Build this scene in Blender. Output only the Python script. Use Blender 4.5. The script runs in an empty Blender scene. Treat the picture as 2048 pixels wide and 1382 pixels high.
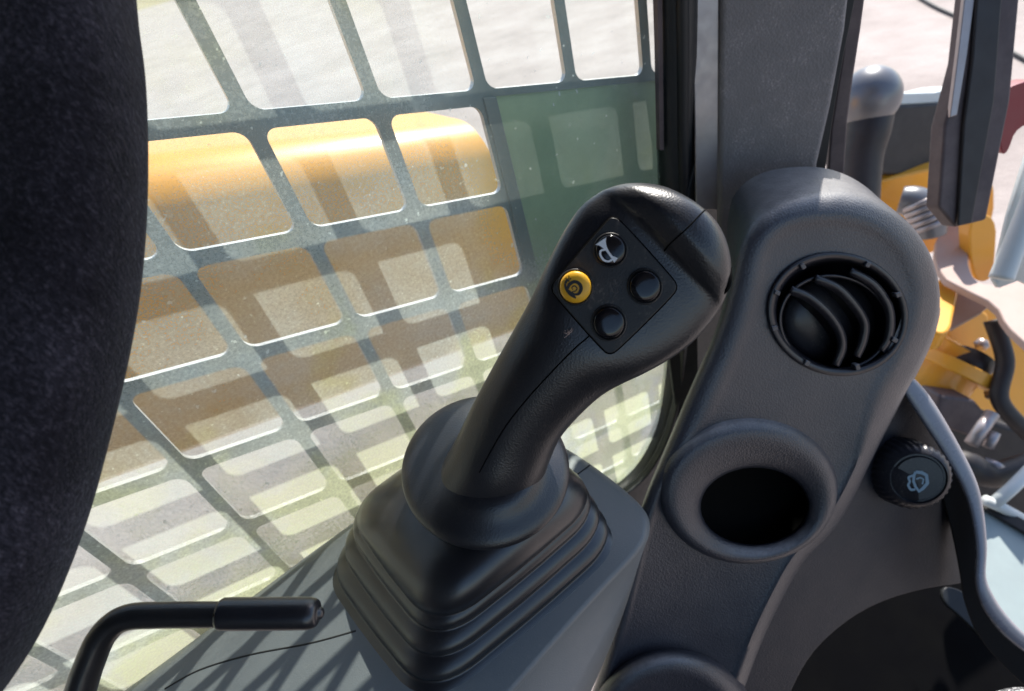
import bpy, bmesh, math, random
from mathutils import Vector, Matrix
random.seed(7)
# ------------------------------------------------------------------ scene, camera, light
SC = bpy.context.scene
COL = SC.collection
S = 0.008                       # one working unit is 8 mm
FOC = 1100.0                    # focal length in photo pixels
CX, CY = 1024.0, 691.0
CAMH = 150.0                    # camera height over the ground, in units
Nv = Vector((376, 1309, FOC)); Fv = Vector((1676, -641, FOC))
Zc = -(Nv.normalized())
Yc = Nv.cross(Fv).normalized()
if Yc.z > 0: Yc = -Yc
Yc = -Yc
Xc = Yc.cross(Zc)
def wv(v): return Vector((v.dot(Xc), v.dot(Yc), v.dot(Zc)))        # camera axes -> world axes
def W(v): return (wv(v) + Vector((0, 0, CAMH))) * S                  # camera coords -> world metres
ORG = Vector((0, 0, CAMH)) * S

cam_d = bpy.data.cameras.new('camera'); cam = bpy.data.objects.new('camera', cam_d); COL.objects.link(cam)
cx, cy, cz = wv(Vector((1, 0, 0))), wv(Vector((0, -1, 0))), wv(Vector((0, 0, -1)))
M = Matrix((cx, cy, cz)).transposed().to_4x4(); M.translation = ORG
cam.matrix_world = M
cam_d.sensor_width = 36; cam_d.lens = FOC / 2048 * 36
cam_d.clip_start = 0.01; cam_d.clip_end = 500
cam_d.dof.use_dof = True; cam_d.dof.focus_distance = 30 * S; cam_d.dof.aperture_fstop = 11.0
SC.camera = cam

SUN = Vector((0.78, 0.40, 0.90)).normalized()                        # towards the sun
world = bpy.data.worlds.new("World"); SC.world = world; world.use_nodes = True
wt = world.node_tree; bg = wt.nodes['Background']
sky = wt.nodes.new('ShaderNodeTexSky'); sky.sky_type = 'NISHITA'; sky.sun_disc = False
sky.sun_elevation = math.asin(SUN.z); sky.sun_rotation = math.atan2(SUN.x, SUN.y)
wt.links.new(sky.outputs[0], bg.inputs[0]); bg.inputs[1].default_value = 0.15
sl = bpy.data.lights.new('sun', 'SUN'); sl.energy = 5.0; sl.angle = math.radians(0.5); sl.color = (1, .95, .87)
so = bpy.data.objects.new('sun', sl); COL.objects.link(so)
so.rotation_euler = SUN.to_track_quat('Z', 'Y').to_euler(); so.location = (0, 0, 5)
SC.view_settings.view_transform = 'Standard'; SC.view_settings.look = 'None'
SC.view_settings.exposure = 0.7; SC.view_settings.gamma = 1
SC.cycles.max_bounces = 10; SC.cycles.transparent_max_bounces = 12
SC.cycles.sample_clamp_indirect = 6

# ------------------------------------------------------------------ projection helpers
def ray(x, y): return Vector(((x - CX) / FOC, (y - CY) / FOC, 1))
def P(x, y, d): return W(ray(x, y) * d)
class Plane:
    def __init__(s, p, n): s.p = p; s.n = n.normalized()
    def hit(s, x, y, h=0.0):
        r = wv(ray(x, y)); k = ((s.p - ORG).dot(s.n) + h * S) / r.dot(s.n)
        return ORG + r * k
def plane3(a, b, c_):
    A, B, C_ = P(*a), P(*b), P(*c_)
    n = (B - A).cross(C_ - A).normalized()
    if n.dot(ORG - A) < 0: n = -n
    return Plane(A, n)
def ZP(z): return Plane(ORG + Vector((0, 0, z * S)), Vector((0, 0, 1)))      # height relative to camera
def YP(y): return Plane(ORG + Vector((0, y * S, 0)), Vector((0, -1, 0)))
ROWDIR = Vector((0.9624, 0, -0.2717))

# ------------------------------------------------------------------ object helpers
def tag(o, label=None, cat=None, group=None, kind=None):
    if label: o['label'] = label
    if cat: o['category'] = cat
    if group: o['group'] = group
    if kind: o['kind'] = kind
    return o
def thing(name, label, cat, loc, group=None):
    o = bpy.data.objects.new(name, None); COL.objects.link(o); o.location = loc
    o.empty_display_size = 0.02
    return tag(o, label, cat, group)
def obj(name, bm, mat, parent=None, smooth=True, bevel=0, bseg=3, sub=0, keepn=False):
    bm.normal_update()
    if not keepn: bmesh.ops.recalc_face_normals(bm, faces=bm.faces[:])
    off = Vector((0, 0, 0))
    if parent is not None:
        q = parent
        while q is not None: off += q.location; q = q.parent
    # origin at the bottom centre of the mesh
    lo = Vector([min(v.co[i] for v in bm.verts) for i in range(3)]); hi = Vector([max(v.co[i] for v in bm.verts) for i in range(3)])
    og = Vector(((lo.x + hi.x) / 2, (lo.y + hi.y) / 2, lo.z))
    for v in bm.verts: v.co -= og
    me = bpy.data.meshes.new(name); bm.to_mesh(me); bm.free()
    me.materials.append(mat)
    o = bpy.data.objects.new(name, me); COL.objects.link(o)
    if parent is not None: o.parent = parent
    o.location = og - off
    if smooth:
        for p in me.polygons: p.use_smooth = True
    if bevel:
        m = o.modifiers.new('bevel', 'BEVEL'); m.width = bevel * S; m.segments = bseg; m.limit_method = 'ANGLE'; m.angle_limit = math.radians(35)
        m.harden_normals = True
    if sub:
        m = o.modifiers.new('sub', 'SUBSURF'); m.levels = sub; m.render_levels = sub
    return o
def loft(bm, rings, close=True, cap0=False, cap1=False):
    vs = [[bm.verts.new(p) for p in r] for r in rings]
    n = len(rings[0])
    for i in range(len(vs) - 1):
        for j in range(n if close else n - 1):
            k = (j + 1) % n
            try: bm.faces.new((vs[i][j], vs[i][k], vs[i + 1][k], vs[i + 1][j]))
            except ValueError: pass
    for flag, r in ((cap0, vs[0]), (cap1, vs[-1])):
        if flag:
            c_ = bm.verts.new(sum((v.co for v in r), Vector()) / n)
            for j in range(n): bm.faces.new((r[j], r[(j + 1) % n], c_))
    return bm
def ell(pl, x, y, rx, ry, rot=0, h=0, n=64):
    c_, s_ = math.cos(math.radians(rot)), math.sin(math.radians(rot)); out = []
    for i in range(n):
        a = 2 * math.pi * i / n; u, v = rx * math.cos(a), ry * math.sin(a)
        out.append(pl.hit(x + u * c_ - v * s_, y + u * s_ + v * c_, h))
    return out
def chaikin(pts, it=3, closed=True):
    for _ in range(it):
        q = []; n = len(pts)
        rng = range(n) if closed else range(n - 1)
        if not closed: q.append(pts[0])
        for i in rng:
            a, b = pts[i], pts[(i + 1) % n]
            q.append(tuple(a[k] * .75 + b[k] * .25 for k in range(len(a)))); q.append(tuple(a[k] * .25 + b[k] * .75 for k in range(len(a))))
        if not closed: q.append(pts[-1])
        pts = q
    return pts
def catmull(pts, per=8):
    out = []; n = len(pts)
    for i in range(n - 1):
        p0, p1, p2, p3 = pts[max(i - 1, 0)], pts[i], pts[i + 1], pts[min(i + 2, n - 1)]
        for s_ in range(per):
            t = s_ / per
            out.append(tuple(.5 * (2 * b + (c_ - a) * t + (2 * a - 5 * b + 4 * c_ - d) * t * t + (3 * b - a - 3 * c_ + d) * t ** 3) for a, b, c_, d in zip(p0, p1, p2, p3)))
    out.append(tuple(pts[-1])); return out
def inset(poly, d):
    n = len(poly); ar = sum(poly[i][0] * poly[(i + 1) % n][1] - poly[(i + 1) % n][0] * poly[i][1] for i in range(n)); sg = 1 if ar > 0 else -1
    out = []
    for i in range(n):
        a, b = poly[i - 1], poly[(i + 1) % n]; tx, ty = b[0] - a[0], b[1] - a[1]; l = math.hypot(tx, ty) or 1
        out.append((poly[i][0] - ty / l * d * sg, poly[i][1] + tx / l * d * sg))
    return out
def slab(name, pl, poly, thick, mat, parent=None, bevel=.15, it=0, h=0, smooth=True, back=None):
    """an outlined solid: front face on plane pl (height h), thickness going away from the camera side"""
    if it: poly = chaikin(poly, it)
    fr = [pl.hit(x, y, h) for x, y in poly]
    dv = back if back is not None else -pl.n * thick * S
    bm = bmesh.new(); a = [bm.verts.new(p) for p in fr]; b = [bm.verts.new(p + dv) for p in fr]
    bm.faces.new(a); bm.faces.new(b[::-1])
    for i in range(len(a)):
        k = (i + 1) % len(a); bm.faces.new((a[k], a[i], b[i], b[k]))
    bmesh.ops.triangulate(bm, faces=[f_ for f_ in bm.faces if len(f_.verts) > 8], ngon_method='EAR_CLIP') if len(a) > 8 and not bevel else None
    return obj(name, bm, mat, parent, smooth=smooth, bevel=bevel)
def tube(name, pts, rads, mat, parent=None, seg=20, per=8, caps=True, round_end=0):
    """pts world points, rads in units"""
    q = catmull([tuple(p) + (r,) for p, r in zip(pts, rads)], per) if per > 1 else [tuple(p) + (r,) for p, r in zip(pts, rads)]
    ce = [Vector(a[:3]) for a in q]; rr = [a[3] for a in q]
    t0 = (ce[1] - ce[0]).normalized(); u = t0.orthogonal().normalized(); rings = []
    for i, p in enumerate(ce):
        t = (ce[min(i + 1, len(ce) - 1)] - ce[max(i - 1, 0)]).normalized()
        u = (u - t * u.dot(t)).normalized(); v = t.cross(u)
        rings.append([p + (u * math.cos(2 * math.pi * k / seg) + v * math.sin(2 * math.pi * k / seg)) * rr[i] * S for k in range(seg)])
    bm = bmesh.new(); loft(bm, rings, True, caps, caps)
    return obj(name, bm, mat, parent)
def ribbon(pl, h, pts, bm=None):
    """flat print: polyline of (x, y, width) in photo pixels on plane pl"""
    bm = bm or bmesh.new(); L = []; R = []
    for i, (x, y, w) in enumerate(pts):
        a, b = pts[max(i - 1, 0)], pts[min(i + 1, len(pts) - 1)]
        tx, ty = b[0] - a[0], b[1] - a[1]; l = math.hypot(tx, ty) or 1; nx, ny = -ty / l * w / 2, tx / l * w / 2
        L.append(bm.verts.new(pl.hit(x + nx, y + ny, h))); R.append(bm.verts.new(pl.hit(x - nx, y - ny, h)))
    for i in range(len(L) - 1): bm.faces.new((L[i], L[i + 1], R[i + 1], R[i]))
    return bm
def groove(name, pts, r, mat, parent):      # a seam line: dark bead sunk in the surface
    return tube(name, pts, [r] * len(pts), mat, parent, seg=6, per=6)
def box(bm, lo, hi):
    v = [bm.verts.new((x, y, z)) for x in (lo[0], hi[0]) for y in (lo[1], hi[1]) for z in (lo[2], hi[2])]
    for f_ in ((0, 1, 3, 2), (4, 6, 7, 5), (0, 4, 5, 1), (2, 3, 7, 6), (0, 2, 6, 4), (1, 5, 7, 3)): bm.faces.new([v[i] for i in f_])

# ------------------------------------------------------------------ materials
def nodes(name):
    m = bpy.data.materials.new(name); m.use_nodes = True; t = m.node_tree; b = t.nodes['Principled BSDF']
    tc = t.nodes.new('ShaderNodeTexCoord'); return m, t, b, tc.outputs['Object']
def nz(t, co, scale, detail=2, rough=.5, stretch=None):
    n = t.nodes.new('ShaderNodeTexNoise'); n.inputs['Scale'].default_value = scale; n.inputs['Detail'].default_value = detail; n.inputs['Roughness'].default_value = rough
    if stretch:
        mp = t.nodes.new('ShaderNodeMapping'); mp.inputs['Scale'].default_value = stretch; t.links.new(co, mp.inputs[0]); co = mp.outputs[0]
    t.links.new(co, n.inputs[0]); return n.outputs[0]
def ramp(t, v, stops):
    r = t.nodes.new('ShaderNodeValToRGB'); e = r.color_ramp.elements
    while len(e) < len(stops): e.new(.5)
    for k, (p, c_) in zip(e, stops): k.position = p; k.color = (c_ if isinstance(c_, tuple) else (c_, c_, c_)) + (1,)
    t.links.new(v, r.inputs[0]); return r.outputs[0]
def mth(t, op, a, b=0.0):
    m = t.nodes.new('ShaderNodeMath'); m.operation = op
    for i, v in enumerate((a, b)):
        if isinstance(v, (int, float)): m.inputs[i].default_value = v
        else: t.links.new(v, m.inputs[i])
    return m.outputs[0]
def plastic(name, col, rough=.5, grain=900, gs=.35, dust=.12, dcol=(.22, .20, .18), bd=.00012, spec=.5, up_glare=0.0):
    m, t, b, co = nodes(name)
    d1 = ramp(t, nz(t, co, 45, 5, .65), [(.45, 0.0), (.75, 1.0)])
    d2 = ramp(t, nz(t, co, 700, 2, .6), [(.52, 0.0), (.72, 1.0)])
    fac = mth(t, 'ADD', mth(t, 'MULTIPLY', mth(t, 'MULTIPLY', d1, d2), dust * 3.0), mth(t, 'MULTIPLY', d1, dust * .35))
    if up_glare:      # sun glare painted as a dust tint on faces that look upwards
        ge = t.nodes.new('ShaderNodeNewGeometry'); sx = t.nodes.new('ShaderNodeSeparateXYZ'); t.links.new(ge.outputs['Normal'], sx.inputs[0])
        fac = mth(t, 'MINIMUM', mth(t, 'ADD', fac, mth(t, 'MULTIPLY', ramp(t, sx.outputs[2], [(.70, 0.0), (1.0, up_glare)]), ramp(t, nz(t, co, 120, 4, .7), [(.3, .5), (.7, 1.0)]))), 1.0)
    mx = t.nodes.new('ShaderNodeMix'); mx.data_type = 'RGBA'; t.links.new(fac, mx.inputs[0])
    mx.inputs[6].default_value = col + (1,); mx.inputs[7].default_value = dcol + (1,)
    t.links.new(mx.outputs[2], b.inputs['Base Color'])
    r = mth(t, 'ADD', mth(t, 'MULTIPLY', nz(t, co, 60, 3), .16), rough - .08); t.links.new(r, b.inputs['Roughness'])
    b.inputs['Specular IOR Level'].default_value = spec
    vo = t.nodes.new('ShaderNodeTexVoronoi'); vo.inputs['Scale'].default_value = grain; t.links.new(co, vo.inputs[0])
    bp = t.nodes.new('ShaderNodeBump'); bp.inputs['Strength'].default_value = gs; bp.inputs['Distance'].default_value = bd
    t.links.new(vo.outputs[0], bp.inputs['Height']); t.links.new(bp.outputs[0], b.inputs['Normal'])
    return m
def paint(name, col, rough=.4, metal=0, dirt=.3, dcol=(.2, .16, .11), sc=20, coat=0):
    m, t, b, co = nodes(name)
    fac = mth(t, 'MULTIPLY', ramp(t, nz(t, co, sc, 6, .65), [(.4, 0.0), (.75, 1.0)]), dirt)
    mx = t.nodes.new('ShaderNodeMix'); mx.data_type = 'RGBA'; t.links.new(fac, mx.inputs[0])
    mx.inputs[6].default_value = col + (1,); mx.inputs[7].default_value = dcol + (1,)
    t.links.new(mx.outputs[2], b.inputs['Base Color'])
    t.links.new(mth(t, 'ADD', mth(t, 'MULTIPLY', nz(t, co, sc * 3, 3), .25), rough - .1), b.inputs['Roughness'])
    b.inputs['Metallic'].default_value = metal; b.inputs['Coat Weight'].default_value = coat
    bp = t.nodes.new('ShaderNodeBump'); bp.inputs['Strength'].default_value = .15; bp.inputs['Distance'].default_value = .001
    t.links.new(nz(t, co, sc * 2, 4), bp.inputs['Height']); t.links.new(bp.outputs[0], b.inputs['Normal'])
    return m
def flat(name, col, rough=.5, spec=.5):
    m, t, b, co = nodes(name); b.inputs['Base Color'].default_value = col + (1,); b.inputs['Roughness'].default_value = rough; b.inputs['Specular IOR Level'].default_value = spec; return m
MT = {}
MT['grip'] = plastic('grip_plastic', (.009, .010, .014), .34, 1300, .5, .07, (.16, .13, .11), spec=.8)
MT['panel'] = plastic('button_panel_plastic', (.011, .011, .012), .46, 1500, .4, .40, (.18, .14, .11))
MT['boot'] = plastic('boot_rubber', (.009, .010, .014), .31, 2500, .12, .08, (.12, .11, .10), spec=.9)
MT['trim'] = plastic('cab_trim_plastic', (.030, .031, .042), .42, 900, .8, .075, (.29, .28, .28), .00022, spec=.8, up_glare=.8)
MT['dash'] = plastic('dash_plastic', (.024, .023, .029), .5, 900, .8, .05, (.2, .18, .18), .0002)
MT['console'] = plastic('console_plastic', (.15, .166, .175), .48, 1300, .5, .10, (.28, .28, .26))
MT['pillar'] = plastic('pillar_trim', (.19, .178, .18), .65, 700, .8, .5, (.34, .31, .31), .0004, spec=.3)
MT['vent'] = plastic('vent_plastic', (.018, .018, .024), .32, 1500, .2, .10, (.3, .27, .24))
MT['black'] = flat('black_rubber', (.008, .008, .009), .6)
MT['hole'] = flat('dark_cavity', (.002, .002, .002), .9, .1)
MT['seal'] = paint('window_rubber', (.012, .014, .016), .45, 0, .25, (.05, .05, .05), 60)
MT['rod'] = paint('black_coated_steel', (.012, .012, .013), .33, 0, .15, (.05, .05, .05), 80, .2)
MT['gloss'] = flat('glossy_black_button', (.006, .006, .008), .12)
MT['yellow'] = paint('yellow_button_plastic', (.80, .42, .02), .35, 0, .1, (.3, .2, .08), 200)
MT['white'] = flat('white_print', (.75, .77, .8), .5)
MT['ink'] = flat('black_print', (.01, .01, .01), .5)
MT['greyprint'] = flat('grey_blue_print', (.30, .42, .50), .5)
MT['guard'] = paint('guard_black_paint', (.10, .14, .15), .5, 0, .4, (.16, .19, .19), 120)
MT['sunlit_edge'] = paint('sunlit_edge_tint', (.6, .6, .6), .4, .3, .3, (.3, .3, .3), 120)  # pale colour stands in for sunlight on the opening edges
MT['rim'] = paint('grey_rim_plastic', (.24, .25, .29), .24, .1, .3, (.3, .24, .23), 30)
MT['mat'] = paint('black_floor_mat', (.003, .003, .004), .85, 0, .4, (.007, .007, .006), 25); MT['mat'].node_tree.nodes['Principled BSDF'].inputs['Specular IOR Level'].default_value = .08
MT['pink'] = paint('dusty_pink_plate', (.50, .37, .32), .6, 0, .5, (.38, .25, .2), 12)
MT['mauve2'] = paint('dusty_tan_plate', (.42, .30, .25), .6, 0, .4, (.3, .2, .17), 12)
MT['aqua'] = paint('pale_aqua_paint', (.33, .40, .40), .45, 0, .5, (.24, .27, .28), 15)
MT['boom'] = paint('machine_yellow_paint', (.86, .39, .03), .38, 0, .18, (.35, .22, .10), 8, .3)
MT['metal'] = paint('dusty_grey_metal', (.40, .36, .36), .35, .6, .3, (.2, .17, .15), 50)
MT['mauve'] = paint('dusty_dark_steel', (.075, .055, .058), .6, 0, .5, (.22, .17, .16), 30)
MT['dark'] = paint('dark_steel', (.018, .015, .016), .5, 0, .3, (.06, .05, .05), 30)
MT['red'] = paint('dark_red_paint', (.22, .012, .025), .35, 0, .2, (.2, .1, .1), 30)
MT['pale'] = paint('sunlit_top_tint', (.62, .66, .65), .45, 0, .3, (.4, .4, .38), 15)
MT['green'] = paint('green_panel_paint', (.27, .37, .25), .6, 0, .8, (.15, .23, .14), 10)
MT['chrome'] = flat('polished_knob', (.15, .155, .17), .34, .9); MT['chrome'].node_tree.nodes['Principled BSDF'].inputs['Metallic'].default_value = .25
def m_ground():
    m, t, b, co = nodes('pale_concrete_ground')
    c_ = ramp(t, nz(t, co, 1.6, 8, .65), [(.3, (.28, .235, .215)), (.5, (.36, .305, .28)), (.7, (.43, .375, .35))])
    t.links.new(c_, b.inputs['Base Color']); b.inputs['Roughness'].default_value = .9
    bp = t.nodes.new('ShaderNodeBump'); bp.inputs['Strength'].default_value = .6; bp.inputs['Distance'].default_value = .02
    t.links.new(nz(t, co, 9, 8, .7), bp.inputs['Height']); t.links.new(bp.outputs[0], b.inputs['Normal']); return m
MT['ground'] = m_ground()
def m_fabric():
    m, t, b, co = nodes('seat_fabric')
    f1 = ramp(t, nz(t, co, 900, 4, .85, (1, 1, .45)), [(.38, (.012, .012, .016)), (.55, (.030, .028, .038)), (.72, (.10, .092, .115))])
    f2 = ramp(t, nz(t, co, 25, 4, .6), [(.35, .5), (.7, 1.3)])
    mx = t.nodes.new('ShaderNodeMix'); mx.data_type = 'RGBA'; mx.blend_type = 'MULTIPLY'; mx.inputs[0].default_value = 1
    t.links.new(f1, mx.inputs[6]); t.links.new(f2, mx.inputs[7]); t.links.new(mx.outputs[2], b.inputs['Base Color'])
    b.inputs['Roughness'].default_value = .95; b.inputs['Sheen Weight'].default_value = .12; b.inputs['Sheen Roughness'].default_value = .4; b.inputs['Specular IOR Level'].default_value = .1
    bp = t.nodes.new('ShaderNodeBump'); bp.inputs['Strength'].default_value = .8; bp.inputs['Distance'].default_value = .0012
    t.links.new(nz(t, co, 900, 3, .8, (1, 1, .45)), bp.inputs['Height']); t.links.new(bp.outputs[0], b.inputs['Normal']); return m
MT['fabric'] = m_fabric()
def m_knit():
    m, t, b, co = nodes('grey_knit')
    t.links.new(ramp(t, nz(t, co, 900, 2, .8, (1, 1, .4)), [(.42, (.05, .05, .055)), (.6, (.42, .42, .43))]), b.inputs['Base Color']); b.inputs['Roughness'].default_value = .95
    bp = t.nodes.new('ShaderNodeBump'); bp.inputs['Distance'].default_value = .0008; t.links.new(nz(t, co, 900, 2, .8, (1, 1, .4)), bp.inputs['Height']); t.links.new(bp.outputs[0], b.inputs['Normal']); return m
MT['knit'] = m_knit()
def m_pane():
    """dusty polycarbonate: clear sheet with a film of dust that catches the sun, drips and scratches"""
    m, t, b, co = nodes('dusty_window'); t.nodes.remove(b); out = t.nodes['Material Output']
    tr = t.nodes.new('ShaderNodeBsdfTransparent'); tr.inputs[0].default_value = (.90, .96, .93, 1)
    df = t.nodes.new('ShaderNodeBsdfDiffuse'); tl = t.nodes.new('ShaderNodeBsdfTranslucent')
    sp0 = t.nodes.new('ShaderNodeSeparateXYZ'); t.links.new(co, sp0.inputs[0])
    dust_glare = ramp(t, mth(t, 'ADD', nz(t, co, 11, 4, .65), mth(t, 'MULTIPLY', ramp(t, mth(t, 'MULTIPLY', sp0.outputs[2], 2.0), [(.42, 1.0), (.68, 0.0)]), .15)), [(.40, (.72, .85, .83)), (.55, (.77, .86, .77)), (.66, (.80, .89, .60))])  # yellow-green glare painted into the dust colour, stronger towards the sill
    t.links.new(dust_glare, df.inputs[0]); t.links.new(dust_glare, tl.inputs[0])
    a = t.nodes.new('ShaderNodeMixShader'); a.inputs[0].default_value = .7; t.links.new(df.outputs[0], a.inputs[1]); t.links.new(tl.outputs[0], a.inputs[2])
    film = ramp(t, nz(t, co, 14, 6, .7), [(.30, .19), (.70, .36)])
    sep = t.nodes.new('ShaderNodeSeparateXYZ'); t.links.new(co, sep.inputs[0])
    low = ramp(t, mth(t, 'MULTIPLY', sep.outputs[2], 2.0), [(.42, 2.9), (.80, 1.0)])     # dirt gathers towards the sill
    sunpatch_cut = mth(t, 'MULTIPLY', ramp(t, mth(t, 'MULTIPLY', sep.outputs[0], 2.0), [(.43, 0.0), (.50, .72)]), ramp(t, mth(t, 'MULTIPLY', sep.outputs[2], 2.0), [(.55, 0.0), (.66, 1.0)]))
    film = mth(t, 'MULTIPLY', mth(t, 'MULTIPLY', film, low), mth(t, 'SUBTRACT', 1.0, sunpatch_cut))   # film thinned next to the pillar to take sunlit squares off the plate
    fine = ramp(t, nz(t, co, 550, 3, .75), [(.38, .80), (.62, 1.15), (.74, 1.9)])
    spk = ramp(t, nz(t, co, 230, 2, .5), [(.675, 0.0), (.72, 1.0)])
    drip = ramp(t, nz(t, co, 40, 3, .6, (1, 1, .10)), [(.64, 0.0), (.76, 1.0)])
    splat = ramp(t, nz(t, co, 42, 5, .75), [(.655, 0.0), (.72, 1.0)])
    fac = mth(t, 'MULTIPLY', film, fine)
    fac = mth(t, 'ADD', fac, mth(t, 'MULTIPLY', spk, .35)); fac = mth(t, 'ADD', fac, mth(t, 'MULTIPLY', drip, .14)); fac = mth(t, 'ADD', fac, mth(t, 'MULTIPLY', splat, .30))
    fac = mth(t, 'MINIMUM', fac, .92)
    mx = t.nodes.new('ShaderNodeMixShader'); t.links.new(fac, mx.inputs[0]); t.links.new(tr.outputs[0], mx.inputs[1]); t.links.new(a.outputs[0], mx.inputs[2])
    gl = t.nodes.new('ShaderNodeBsdfGlossy'); gl.inputs['Roughness'].default_value = .06
    fr = t.nodes.new('ShaderNodeFresnel'); fr.inputs[0].default_value = 1.3
    m2 = t.nodes.new('ShaderNodeMixShader'); t.links.new(mth(t, 'MULTIPLY', fr.outputs[0], .6), m2.inputs[0]); t.links.new(mx.outputs[0], m2.inputs[1]); t.links.new(gl.outputs[0], m2.inputs[2])
    t.links.new(m2.outputs[0], out.inputs[0]); return m
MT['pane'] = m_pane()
def m_glass():
    m, t, b, co = nodes('door_glass'); t.nodes.remove(b); out = t.nodes['Material Output']
    tr = t.nodes.new('ShaderNodeBsdfTransparent'); tr.inputs[0].default_value = (.95, .97, .96, 1)
    gl = t.nodes.new('ShaderNodeBsdfGlossy'); gl.inputs['Roughness'].default_value = .03
    m2 = t.nodes.new('ShaderNodeMixShader'); m2.inputs[0].default_value = .04
    t.links.new(tr.outputs[0], m2.inputs[1]); t.links.new(gl.outputs[0], m2.inputs[2]); t.links.new(m2.outputs[0], out.inputs[0]); return m
MT['glass'] = m_glass()

# ------------------------------------------------------------------ the ground
bm = bmesh.new(); box(bm, (-60, -60, -.3), (60, 60, 0))
tag(obj('ground', bm, MT['ground'], smooth=False), 'pale dusty concrete ground outside the cab', None, None, 'structure')

# ------------------------------------------------------------------ window guard (punched steel sheet)
Hm = ((0.2724338304894854, 0.07543821822560967, -0.6655251843006628), (-0.09197527389752114, 0.23281405579737717, -0.7714198096203857), (0.1278911684623762, 0.1751774804130855, 1.0))
def hij(i, j):
    q = [Hm[r][0] * i + Hm[r][1] * j + Hm[r][2] for r in range(3)]
    return q[0] / q[2] * 1000 + 1000, q[1] / q[2] * 1000 + 700
YG = 36.0; YW = 33.2
GP = YP(YG)
def gpt(i, j): return GP.hit(*hij(i, j))
guard = thing('window_guard', 'dark punched steel grid guard outside the dusty side window', 'window guard', gpt(0, 5))
def cell_rings(i0, i1, j0, j1, mx, my, rad):
    """matching points on cell border and rounded opening in grid coordinates"""
    a0, a1, b0, b1 = i0 + mx, i1 - mx, j0 + my, j1 - my; inn = []; outp = []; K = 6
    cs = ((a1 - rad, b0 + rad, -90), (a1 - rad, b1 - rad, 0), (a0 + rad, b1 - rad, 90), (a0 + rad, b0 + rad, 180))
    cor = ((i1, j0), (i1, j1), (i0, j1), (i0, j0))
    for (cx_, cy_, a), co in zip(cs, cor):
        for k in range(K + 1):
            an = math.radians(a + 90 * k / K); inn.append((cx_ + rad * math.cos(an), cy_ + rad * math.sin(an)))
            d = (K / 2 - abs(k - K / 2)) / (K / 2)
            ex = inn[-1][0] + (co[0] - inn[-1][0]); ey = co[1]
            if k <= K / 2: # before the corner
                t = k / (K / 2)
                p = {-90: (cx_ + (co[0] - cx_) * t, co[1]), 0: (co[0], cy_ + (co[1] - cy_) * t), 90: (cx_ + (co[0] - cx_) * t, co[1]), 180: (co[0], cy_ + (co[1] - cy_) * t)}[a]
            else:
                t = (k - K / 2) / (K / 2)
                p = {-90: (co[0], co[1] + (cy_ - co[1]) * t), 0: (co[0] + (cx_ - co[0]) * t, co[1]), 90: (co[0], co[1] + (cy_ - co[1]) * t), 180: (co[0] + (cx_ - co[0]) * t, co[1])}[a]
            outp.append(p)
    return inn, outp
TH = Vector((0, .40 * S, 0))
bm = bmesh.new()
cells = [(i, j) for i in range(-6, 5) for j in range(-2, 8)]
def solid(i, j): return (i >= 2 and 1 <= j <= 3)
for (i, j) in cells:
    if solid(i, j): continue
    inn, outp = cell_rings(i, i + 1, j, j + 1, .060, .070, .10)
    A = [bm.verts.new(gpt(*p)) for p in inn]; B = [bm.verts.new(gpt(*p)) for p in outp]
    A2 = [bm.verts.new(gpt(*p) + TH) for p in inn]; B2 = [bm.verts.new(gpt(*p) + TH) for p in outp]
    n_ = len(A)
    for k in range(n_):
        l = (k + 1) % n_
        for q in ((A[k], A[l], B[l], B[k]), (A2[l], A2[k], B2[k], B2[l]), (A[l], A[k], A2[k], A2[l])):
            try: bm.faces.new(q)
            except ValueError: pass
bmesh.ops.remove_doubles(bm, verts=bm.verts[:], dist=1e-5)
go = obj('grid_sheet', bm, MT['guard'], guard, smooth=False)
go.data.materials.append(MT['sunlit_edge'])
for p in go.data.polygons:
    if abs(p.normal.y) < .5: p.material_index = 1
# right border of the open field and the solid plate beside it
bm = bmesh.new()
a = [gpt(2.10, .95), gpt(4.6, .95), gpt(4.6, 3.95), gpt(2.10, 3.95)]
v0 = [bm.verts.new(p + Vector((0, .2 * S, 0))) for p in a]; v1 = [bm.verts.new(p + TH * .9 + Vector((0, .2 * S, 0))) for p in a]
bm.faces.new(v0); bm.faces.new(v1[::-1])
for k in range(4): bm.faces.new((v0[k], v0[(k + 1) % 4], v1[(k + 1) % 4], v1[k]))
gp = obj('solid_plate', bm, MT['green'], guard, smooth=False, bevel=.1); gp['label'] = 'solid green plate filling the front part of the guard'
bm = bmesh.new()
a = [gpt(1.98, 1.0), gpt(2.12, 1.0), gpt(2.12, 4.0), gpt(1.98, 4.0)]
v0 = [bm.verts.new(p - Vector((0, .15 * S, 0))) for p in a]; v1 = [bm.verts.new(p + TH * 1.3) for p in a]
bm.faces.new(v0); bm.faces.new(v1[::-1])
for k in range(4): bm.faces.new((v0[k], v0[(k + 1) % 4], v1[(k + 1) % 4], v1[k]))
obj('edge_strip', bm, MT['guard'], guard, smooth=False, bevel=.1)

# ------------------------------------------------------------------ side window: pane and rubber seal
WP = YP(YW)
win = thing('side_window', 'dusty scratched side window pane behind the joystick', 'window', WP.hit(700, 1200))
bm = bmesh.new()
z0, z1 = ORG.z - 62 * S, ORG.z + 12 * S
v = [bm.verts.new(p) for p in ((-60 * S, YW * S, z0), (40 * S, YW * S, z0), (40 * S, YW * S, z1), (-60 * S, YW * S, z1))]
bm.faces.new(v)
obj('pane', bm, MT['pane'], win, smooth=False, keepn=True)
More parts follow.
